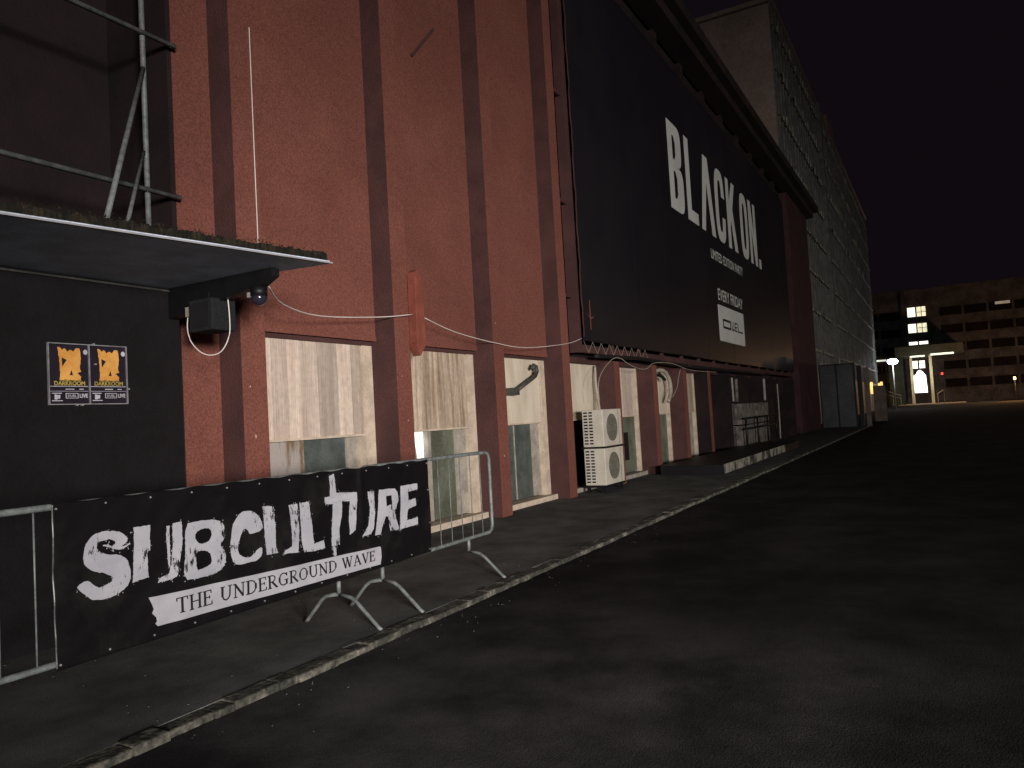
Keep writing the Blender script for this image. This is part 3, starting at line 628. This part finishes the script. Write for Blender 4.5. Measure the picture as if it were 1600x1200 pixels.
# densify strip so it follows the sheet
def dens(r, step=.04):
    out = []
    for a, b2 in zip(r, r[1:]+r[:1]):
        a, b2 = Vector(a), Vector(b2); n = max(1, int((b2-a).length/step))
        out += [tuple(a.lerp(b2, k_/n)) for k_ in range(n)]
    return out
m = MB()
NSL = 60
x0_, x1_ = 2.72, 4.655
for i in range(NSL):
    a = x0_+(x1_-x0_)*i/NSL; b2 = x0_+(x1_-x0_)*(i+1)/NSL
    tp = lambda x: .568-(x-2.68)*.0302; bt = lambda x: .400-(x-2.75)*.0155
    for q_ in range(6):
        lo_, hi_ = (lambda x, f=q_/6: bt(x)+(tp(x)-bt(x))*f), (lambda x, f=(q_+1)/6: bt(x)+(tp(x)-bt(x))*f)
        m.poly([[(a, lo_(a)), (b2, lo_(b2)), (b2, hi_(b2)), (a, hi_(a))]], fN, 1)
m.poly([[(2.672, .570), (2.7202, tp(2.72)), (2.7202, bt(2.72)), (2.705, .418), (2.722, .435), (2.712, .452), (2.69, .478), (2.70, .50), (2.69, .528)]], fN, 1)
m.poly([[(4.6548, bt(4.655)+.012), (4.668, .425), (4.672, .50), (4.6548, tp(4.655))]], fN, 1)
st = m.build('white_strip', STRIPE, bn)
# serif capitals, drawn as strokes in a 1-high cell
K, k_ = .15, .07
SER = {
 'T': (.78, [([(.39, 0), (.39, 1)], K), ([(.03, .97), (.75, .97)], k_), ([(.05, 1), (.05, .78)], k_), ([(.73, 1), (.73, .78)], k_), ([(.24, .02), (.54, .02)], k_)]),
 'H': (.88, [([(.15, 0), (.15, 1)], K), ([(.72, 0), (.72, 1)], K), ([(.15, .52), (.72, .52)], k_), ([(.0, .02), (.3, .02)], k_), ([(0, .98), (.3, .98)], k_), ([(.57, .02), (.87, .02)], k_), ([(.57, .98), (.87, .98)], k_)]),
 'E': (.68, [([(.15, 0), (.15, 1)], K), ([(0, .98), (.6, .98)], k_), ([(0, .02), (.64, .02)], k_), ([(.15, .53), (.48, .53)], k_), ([(.59, 1), (.59, .78)], k_), ([(.63, 0), (.63, .24)], k_), ([(.48, .63), (.48, .42)], k_)]),
 'U': (.86, [([(.17, 1), (.17, .32), (.24, .12), (.42, .02), (.6, .1), (.7, .3), (.7, 1)], .1), ([(.14, 1), (.14, .3)], K), ([(0, .98), (.32, .98)], k_), ([(.56, .98), (.86, .98)], k_)]),
 'N': (.90, [([(.17, 0), (.17, 1)], .08), ([(.14, .98), (.75, .02)], K), ([(.74, 0), (.74, 1)], .08), ([(0, .98), (.22, .98)], k_), ([(.03, .02), (.31, .02)], k_), ([(.6, .98), (.88, .98)], k_)]),
 'D': (.86, [([(.16, 0), (.16, 1)], K), ([(.0, .98), (.4, .98), (.62, .86), (.74, .62), (.74, .38), (.62, .14), (.4, .02), (0, .02)], .085), ([(.74, .7), (.74, .3)], K)]),
 'R': (.80, [([(.16, 0), (.16, 1)], K), ([(0, .98), (.4, .98), (.56, .88), (.58, .72), (.5, .57), (.36, .5), (.16, .5)], .085), ([(.34, .5), (.72, .02)], K), ([(0, .02), (.32, .02)], k_), ([(.66, .02), (.82, .02)], k_)]),
 'G': (.86, [([(.72, .76), (.6, .92), (.42, .98), (.22, .88), (.1, .66), (.1, .36), (.22, .12), (.44, .02), (.7, .1)], .09), ([(.1, .7), (.1, .32)], K), ([(.7, .06), (.7, .42)], K), ([(.52, .43), (.84, .43)], k_), ([(.72, .98), (.72, .72)], k_)]),
 'O': (.90, [([(.44, .98), (.22, .88), (.1, .64), (.1, .36), (.22, .12), (.44, .02), (.66, .12), (.78, .36), (.78, .64), (.66, .88), (.44, .98)], .085), ([(.1, .68), (.1, .32)], K), ([(.78, .68), (.78, .32)], K)]),
 'W': (1.12, [([(.12, .98), (.36, .02)], K), ([(.36, .02), (.56, .98)], .07), ([(.54, .98), (.78, .02)], K), ([(.78, .02), (1.0, .98)], .07), ([(0, .98), (.26, .98)], k_), ([(.44, .98), (.66, .98)], k_), ([(.88, .98), (1.1, .98)], k_)]),
 'A': (.82, [([(.1, 0), (.4, 1)], .07), ([(.38, 1), (.72, 0)], K), ([(.2, .34), (.6, .34)], k_), ([(0, .02), (.24, .02)], k_), ([(.58, .02), (.84, .02)], k_)]),
 'V': (.82, [([(.12, .98), (.42, .02)], K), ([(.42, .02), (.7, .98)], .07), ([(0, .98), (.28, .98)], k_), ([(.56, .98), (.8, .98)], k_)]),
 ' ': (.42, [])}
TXT = 'THE UNDERGROUND WAVE'
tot = sum(SER[c][0]+.07 for c in TXT); X0, X1 = 2.835, 4.60; sx = (X1-X0)/tot
m = MB(); x = X0; lay = 0
for c in TXT:
    wd_, st_ = SER[c]
    ch = .088-.012*(x-X0)/(X1-X0); zb = .440-(x-X0)*.0165
    for pts, t in st_:
        for qd in stroke(pts, t):
            lay += 1; e = (lay % 7)*.0001
            m.poly([[(x+u*sx, zb+v*ch) for u, v in qd]], lambda u, v, t, e=e: (u, fN2(u, v, t)[1]-e, v), 1)
    x += (wd_+.07)*sx
m.build('lettering', DARK, st)
m = MB()
for i in range(13):
    u = bx0+.02+i*.262; u = min(u, bx1-.02)
    for v in (bz1-.028-.018*(u-bx0)/3.18, bz0+.028+.02*(u-bx0)/3.18):
        MB().tube([(u, wave(u, v)-.002, v), (u, wave(u, v)-.006, v)], .0055, 8).build('grommet', DULL, bn)
for v in (.6, .88): MB().tube([(bx1-.02, wave(bx1-.02, v)-.002, v), (bx1-.02, wave(bx1-.02, v)-.007, v)], .0055, 8).build('grommet', DULL, bn)

# ================================================================ air conditioners
def ac(x0, y0, z0, w_, d_, h_, label, group=None, casing=None):
    t = thing('air_conditioner', label, 'air conditioner', (x0+w_/2, y0+d_/2, z0), group)
    body = MB().box(x0, x0+w_, y0, y0+d_, z0, z0+h_).build('casing', casing or ACW, t, bevel=.018)
    cx, cz, r = x0+w_*.44, z0+h_*.5, h_*.37
    m = MB()
    ring = [(cx+r*math.cos(2*PI*i/28), cz+r*math.sin(2*PI*i/28)) for i in range(28)]
    m.prism(ring, 'y', y0-.006, y0+.002); fg = m.build('fan_grille', GRILLE, t)
    m = MB()
    for q in ((.98, 28), (.7, 24), (.42, 20)):
        m.tube([(cx+r*q[0]*math.cos(2*PI*i/q[1]), y0-.012, cz+r*q[0]*math.sin(2*PI*i/q[1])) for i in range(q[1]+1)], .005, 5)
    for i in range(12):
        a = 2*PI*i/12; m.tube([(cx+.04*math.cos(a), y0-.012, cz+.04*math.sin(a)), (cx+r*math.cos(a), y0-.012, cz+r*math.sin(a))], .003, 4)
    m.build('guard_wires', GRILLE, fg)
    m = MB(); m.box(x0+w_*.82, x0+w_*.828, y0-.003, y0+.01, z0+.02, z0+h_-.02); m.build('panel_seam', DARK, t)
    m = MB()
    for j in range(11):
        zz_ = z0+h_*(.07+.083*j)
        for (ya, yb) in ((.50, .67), (.74, .92)): m.box(x0-.003, x0+.01, y0+d_*ya, y0+d_*yb, zz_, zz_+h_*.042)
    m.build('louvres', DARK, t)
    return t
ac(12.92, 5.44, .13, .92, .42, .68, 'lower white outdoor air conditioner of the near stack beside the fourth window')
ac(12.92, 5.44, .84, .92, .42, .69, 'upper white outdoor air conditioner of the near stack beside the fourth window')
st_ = thing('unit_stand', 'black steel stand carrying the near pair of air conditioners', 'stand', (13.38, 5.65, 0))
m = MB(); m.box(12.9, 13.9, 5.40, 5.90, .811, .838); m.box(12.9, 13.9, 5.46, 5.9, .09, .129)
for xx in (12.93, 13.82): m.box(xx, xx+.05, 5.50, 5.56, 0, .09); m.box(xx, xx+.05, 5.78, 5.84, 0, .09)
m.build('frame', BEAM, st_)
k0 = 0
SHADED = mat('shaded_appliance_enamel', (.07, .062, .055), .7, scale=6, col2=(.17, .15, .135), fine=.2)  # enamel copy with the deep shade of the far bays in its colour
for bi, bx in enumerate((PX[8], PX[9])):
    for col in (0, 1):
        for row in (0, 1):
            where = ('near left', 'near right', 'far left', 'far right')[bi*2+col]
            ac(bx+PW+.04+col*.97, 5.46, .16+row*.70, .92, .4, .66, ('upper ' if row else 'lower ')+'unit in the '+where+' column of the dim air conditioners behind the rail', 'dim air conditioners at the far end of the hall', SHADED)
gr = thing('guard_rail', 'dark steel guard rail in front of the dim far air conditioners', 'railing', (26.5, 5.3, 0))
for z in (.72, 1.05): MB().tube([(23.9, 5.33, z), (29.0, 5.33, z)], .03, 8).build('rail', BEAM, gr, True)
for xx in (24, 25.7, 27.3, 28.9): MB().tube([(xx, 5.33, .2), (xx, 5.33, 1.06)], .03, 8).build('post', BEAM, gr, True)
cable('wall_pipe', [(24.11, 5.7, 2.35), (24.14, 5.7, 1.9), (24.15, 5.7, 1.6)], .035, GREY, 'pale vertical pipe left of the dim air conditioners', 'pipe')
cable('wall_pipe', [(24.66, 5.7, 2.32), (24.64, 5.7, 1.9), (24.57, 5.7, 1.58)], .06, SHADED, 'pale vertical pipe directly above the first dim air conditioner', 'pipe')
cable('wall_pipe', [(29.06, 5.7, 2.4), (29.04, 5.7, 2.0), (29.02, 5.7, 1.6)], .05, GREY, 'pale vertical pipe at the right end above the dim air conditioners', 'pipe')
cable('wall_pipe', [(31.64, 5.7, 2.24), (31.65, 5.7, 1.21), (31.55, 5.7, .06)], .028, GREY, 'thin pale pipe reaching the ground right of the guard rail', 'pipe')

# loading platform with whitewashed front
lp = thing('loading_platform', 'low dark platform with flaking whitewashed front edge beside the kerb', 'platform', (22, 4.8, 0))
MB().box(16.3, 26, 4.15, 5.55, 0, .21).build('slab', BEAM, lp)
m = MB(); x = 16.32
while x < 23.5:
    L = random.uniform(.5, 1.4); m.box(x, min(x+L, 25), 4.135, 4.152, 0.02, .222); x += L+.015
m.build('front_face', WHITEP, lp)
m = MB(); m.box(17.1, 19.3, 5.60, 5.66, .10, .125); m.box(19.45, 20.3, 5.60, 5.66, .11, .135); m.box(20.5, 22.2, 5.6, 5.66, .12, .14)
o = m.build('edge_strip', GREY); pivot(o, (17.1, 5.63, .1)); tag(o, 'broken pale strip at the foot of the wall behind the platform', 'edging')

# litter: paper scraps and stones on the pavement and road
def pebble(x, y, z, s, mt):
    m = MB(); bmesh.ops.create_icosphere(m.b, subdivisions=1, radius=s)
    for v in m.b.verts: v.co = Vector((v.co.x*random.uniform(.7, 1.3), v.co.y*random.uniform(.7, 1.3), v.co.z*.5))+Vector((x, y, z))
    return m
m = MB()
for i in range(500):
    X = random.uniform(2.2, 22); Y = random.uniform(3.62, 5.6) if random.random() < .5 else random.gauss(3.3, .15)
    z = .001 if Y > 3.57 else -.039
    if 3.42 < Y < 3.6: continue
    s = random.uniform(.003, .009); c = Vector((X, Y, z))
    vs = [m.b.verts.new(c+Vector((math.cos(a)*s, math.sin(a)*s*.8, 0))) for a in (0, 1.4, 3, 4.6)]; tp_ = m.b.verts.new(c+Vector((0, 0, s*.7)))
    for q in range(4): m.b.faces.new((vs[q], vs[(q+1) % 4], tp_))
tag(m.build('gravel', PAVE), 'loose grit scattered along the pavement and kerb', 'grit', kind='stuff')

# ================================================================ yard gate beyond the hall
gp = thing('sheet_gate', 'tall blue grey sheet metal gate closing off the end of the hall', 'gate', (44.3, 4.9, 0))
MB().box(44.25, 44.33, 3.95, 5.74, -.1, 3.40).build('panel', GATEM, gp)
m = MB()
for y in (3.95, 4.83, 5.68): m.box(44.21, 44.25, y, y+.06, -.1, 3.42)
m.box(44.21, 44.25, 4.012, 5.67, 3.34, 3.42); m.build('frame', BEAM, gp)
m = MB(); 
for y in (5.55, 5.36, 3.66): m.tube([(44.2, y, 3.44), (44.2, y, 3.53)], .04, 8)
m.build('pennant_clip', TRIM, gp)
o = MB().box(45, 45.12, 3.68, 3.92, -.1, 3.28).build('gate_pillar', BEAM, bevel=.02); pivot(o, (45.2, 3.8, -.1)); tag(o, 'black gate pillar right against the blue grey gate', 'pillar', 'gate pillars')
o = MB().box(45.1, 45.25, 3.36, 3.60, -.1, 3.15).build('gate_pillar', PILL, bevel=.02); pivot(o, (45.2, 3.4, -.1)); tag(o, 'brown gate pillar, the slightly shorter one on the right', 'pillar', 'gate pillars')
o = MB().box(54, 54.3, 3.1, 3.82, -.1, 2.25).build('utility_cabinet', PILL, bevel=.03); pivot(o, (54.2, 3.8, -.1)); tag(o, 'low brown utility cabinet behind the gate pillars', 'cabinet')

# ================================================================ glass office block
ob = thing('office_block', 'tall grey curtain wall office block rising behind the red hall', 'building', (75, 15, 0))
MB().box(45.02, 108, 7.06, 26, -.1, 24.6).build('end_wall', ENDW, ob)
MB().box(45, 108, 7.0, 7.06, -.1, 24.7).build('curtain_wall', CURT, ob)
m = MB(); x = 45.3
while x < 108: m.box(x, x+.09, 6.90, 7.0, 3.2, 24.6); x += 1.05
o = m.build('mullions', MULL, ob)
m = MB()
for i, z in enumerate([4.75+2.65*i for i in range(8)]): m.box(45, 108, 6.86, 6.99, z, z+.07)
m.build('floor_band', MULL, ob)
m = MB()
for i, z in enumerate([4.75+2.65*i for i in range(8)]):
    x = 46.0
    while x < 96:
        if random.random() < .75: m.box(x, x+.5, 6.80, 6.86, z-.05, z+.12+(.5*random.random() if i > 3 else 0))
        x += 1.05
m.build('window_ledge', SPAN, ob)['kind'] = 'stuff'
m = MB(); m.box(44.9, 108.2, 6.85, 26.1, 24.7, 24.95); m.build('parapet', ENDW, ob)
MB().box(74, 79, 7.3, 12, 24.95, 27.6).build('rooftop_housing', ENDW, ob)
MB().box(62.5, 63.0, 6.6, 6.98, -.1, 24.6).build('vertical_fin', MULL, ob)

# ================================================================ far building with lit stair
fb = thing('far_building', 'long dim brown office building closing the yard, with lit stair windows', 'building', (152, -5, 0))
BX = 150
MB().box(BX, BX+16, -48, 13.5, -.1, 19.6).build('wall', FARW, fb)
MB().box(BX-.3, BX+16.3, -48.3, 13.8, 19.6, 20.1).build('roof', FARW, fb)
MB().box(BX-.6, BX-.001, .3, 5.1, -.1, 20.0).build('stair_bay', FARW, fb)
for r_, z in enumerate((2.6, 5.7, 8.8, 11.9, 15.0)):
    for y in (7.0, 10.6, -2.4, -6.0, -9.6, -13.2, -16.8, -20.4):
        wn = MB().box(BX-.12, BX+.0, y-1.62, y+1.62, z, z+1.45).build('window', FARG, fb)
        m = MB(); m.box(BX-.2, BX-.12, y-1.6, y+1.6, z-.12, z-.002); m.build('sill', FARW, wn)
def lit(y0, y1, z0, z1, mt, name='lit_window'):
    wn = MB().box(BX-.66, BX-.602, y0, y1, z0, z1).build(name, mt, fb); return wn
def bars(wn, items):
    m = MB()
    for it in items: m.box(BX-.72, BX-.662, *it)
    m.build('glazing_bar', FARW, wn)
bars(lit(1.35, 4.15, 15.25, 16.9, LITW), [(2.72, 2.94, 15.25, 16.9), (1.35, 2.7, 15.95, 16.03), (1.95, 2.05, 15.25, 16.9)])
MB().box(BX-.67, BX-.661, 2.98, 4.1, 15.3, 16.8).build('bright_pane', LITP, fb)
bars(lit(1.35, 4.2, 12.45, 14.0, LITW), [(2.78, 2.98, 12.45, 14), (1.35, 2.75, 13.2, 13.28), (2.0, 2.1, 12.45, 14.0)])
MB().box(BX-.67, BX-.661, 3.02, 4.15, 12.5, 13.95).build('bright_pane', LITP, fb)
bars(lit(1.35, 4.25, 10.35, 10.85, LITP), [(2.7, 2.95, 10.35, 10.85)])
# doorway: transom and glowing arched door
bars(lit(2.1, 4.0, 6.2, 7.5, LITP, 'transom_window'), [(2.95, 3.2, 6.2, 7.5), (2.1, 2.95, 6.95, 7.05)])
m = MB(); m.prism([(2.0, 1.95), (3.95, 1.95), (3.98, 4.9), (3.6, 5.2), (3.3, 5.75), (2.9, 5.9), (2.5, 5.5), (2.1, 4.9)], 'x', BX-.66, BX-.602); m.build('doorway', LITD, fb)
MB().box(BX-.70, BX-.661, 2.15, 2.45, 2.5, 4.6).build('door_notice', LITW, fb)
o = MB().box(BX-.2, BX-.12, -11.0, -8.9, 16.0, 16.45); o.build('dim_window', DIML, fb)
# portico
pt = thing('portico', 'pale entrance portico with tall square posts in front of the far building', 'portico', (146, 2, 0))
MB().box(140, 149.3, -3.6, 6.2, 8.0, 9.6).build('roof_slab', PORT, pt)
for y in (3.75, .95): MB().box(140.3, 140.8, y, y+.42, -.1, 8.0).build('post', PPOST, pt)
MB().box(139.95, 140.0, 1.9, 4.0, 7.75, 8.0).build('strip_light', TUBE, pt)
MB().box(139.95, 140.0, -2.2, 1.05, 7.85, 8.15).build('strip_light', TUBE, pt)
MB().box(138, 149.3, -3.4, 6.2, -.1, .08).build('step', CREAM, pt)
MB().box(141.5, 141.9, 5.2, 7.4, -.1, 8.0).build('side_wall', PORT, pt)
sr = thing('stair_handrail', 'white sloping handrails left of the lit doorway', 'handrail', (138, 6.5, 0))
for dz in (0, -.75): MB().tube([(137, 8.2, 2.75+dz*.9), (137, 5.6, 1.35+dz*.6+.25)], .05, 6).build('rail', PPOST, sr)
for y, z in ((8.1, 2.6), (6.8, 2.0), (5.7, 1.4)): MB().tube([(137, y, -.1), (137, y, z)], .04, 6).build('post', PPOST, sr)
sr2 = thing('stair_handrail', 'short white handrail right of the lit doorway', 'handrail', (138, .1, 0))
MB().tube([(137, .55, 1.6), (137, -.4, 2.2)], .06, 6).build('rail', PPOST, sr2)
for y, z in ((.5, 1.6), (-.35, 2.1)): MB().tube([(137, y, -.1), (137, y, z)], .04, 6).build('post', PPOST, sr2)
# lit loading shed roof line behind the gate
o = thing('shed_canopy', 'thin lit canopy edge running left from the bright street lamp', 'canopy', (130, 9, 0))
MB().box(129.9, 130, 7.0, 12.6, 7.05, 7.3).build('strip_light', TUBE, o)
MB().box(130, 134, 6.9, 12.8, 7.0, 7.4).build('roof_slab', PORT, o)
for y in (7.1, 12.4): MB().box(131, 131.2, y, y+.2, -.1, 7.0).build('post', PORT, o)
# street lamp
SLX, SLY, SLZ = 104, 4.92, 5.83
sl = thing('street_lamp', 'glaring blue white street lamp on a thin pole in the distance', 'street lamp', (SLX, SLY, -.1))
MB().tube([(SLX, SLY, -.1), (SLX, SLY, SLZ-.3)], .07, 8, .045).build('pole', PPOST, sl, True)
MB().box(SLX-.2, SLX+.2, SLY-.35, SLY+.35, SLZ+.22, SLZ+.36).build('lamp_housing', STEEL, sl)
m = MB(); bmesh.ops.create_uvsphere(m.b, u_segments=16, v_segments=10, radius=.46, matrix=Matrix.Translation((SLX, SLY, SLZ))@Matrix.Diagonal((1, 1.3, .8, 1))); m.build('lamp_globe', LAMPG, sl, True)
lamp('street_lamp_light', 'POINT', (SLX-.9, SLY-.3, SLZ-.1), 500, (.86, .9, 1), shadow_soft_size=.3)
lamp('portico_light', 'POINT', (137.5, 2.4, 5.0), 450, (1, .95, .75), shadow_soft_size=.3)
lamp('orange_lamp_light', 'POINT', (131.0, -9.3, 3.6), 3500, (1, .50, .2), shadow_soft_size=.4)
def lantern(x, y, z, h_, mt, label, r_=.13):
    t = thing('wall_lantern', label, 'lamp', (x, y, z))
    MB().tube([(x, y, z-h_/2), (x, y, z+h_/2)], r_, 8).build('lamp_glass', mt, t)
    MB().box(x-.03, x+.03, y-.025, y+.025, -.1, z-h_/2).build('post', BEAM, t); return t
lantern(95, 6.83, 2.62, 1.35, SODIUM, 'tall orange glowing strip lamp nearest the gate pillars')
lantern(95, 6.33, 2.66, .3, SODIUM, 'small low orange lamp, second from the gate pillars')
lantern(95, 6.02, 2.98, .28, SODIUM, 'small round orange lamp, third from the gate pillars')
lantern(95, 5.80, 3.0, .5, SODIUM, 'upright orange lamp furthest right of the row beside the gate')
lantern(132, -.32, 4.6, .35, REDL, 'small red light right of the portico', .14)
lantern(132, -9.45, 3.2, .35, SODIUM, 'lone small orange lamp at the far right edge', .16)
# pale kerb in front of the far building
tag(MB().box(127, 127.4, -7, 1.0, -.1, .1).build('far_kerb', CREAM), kind='structure')
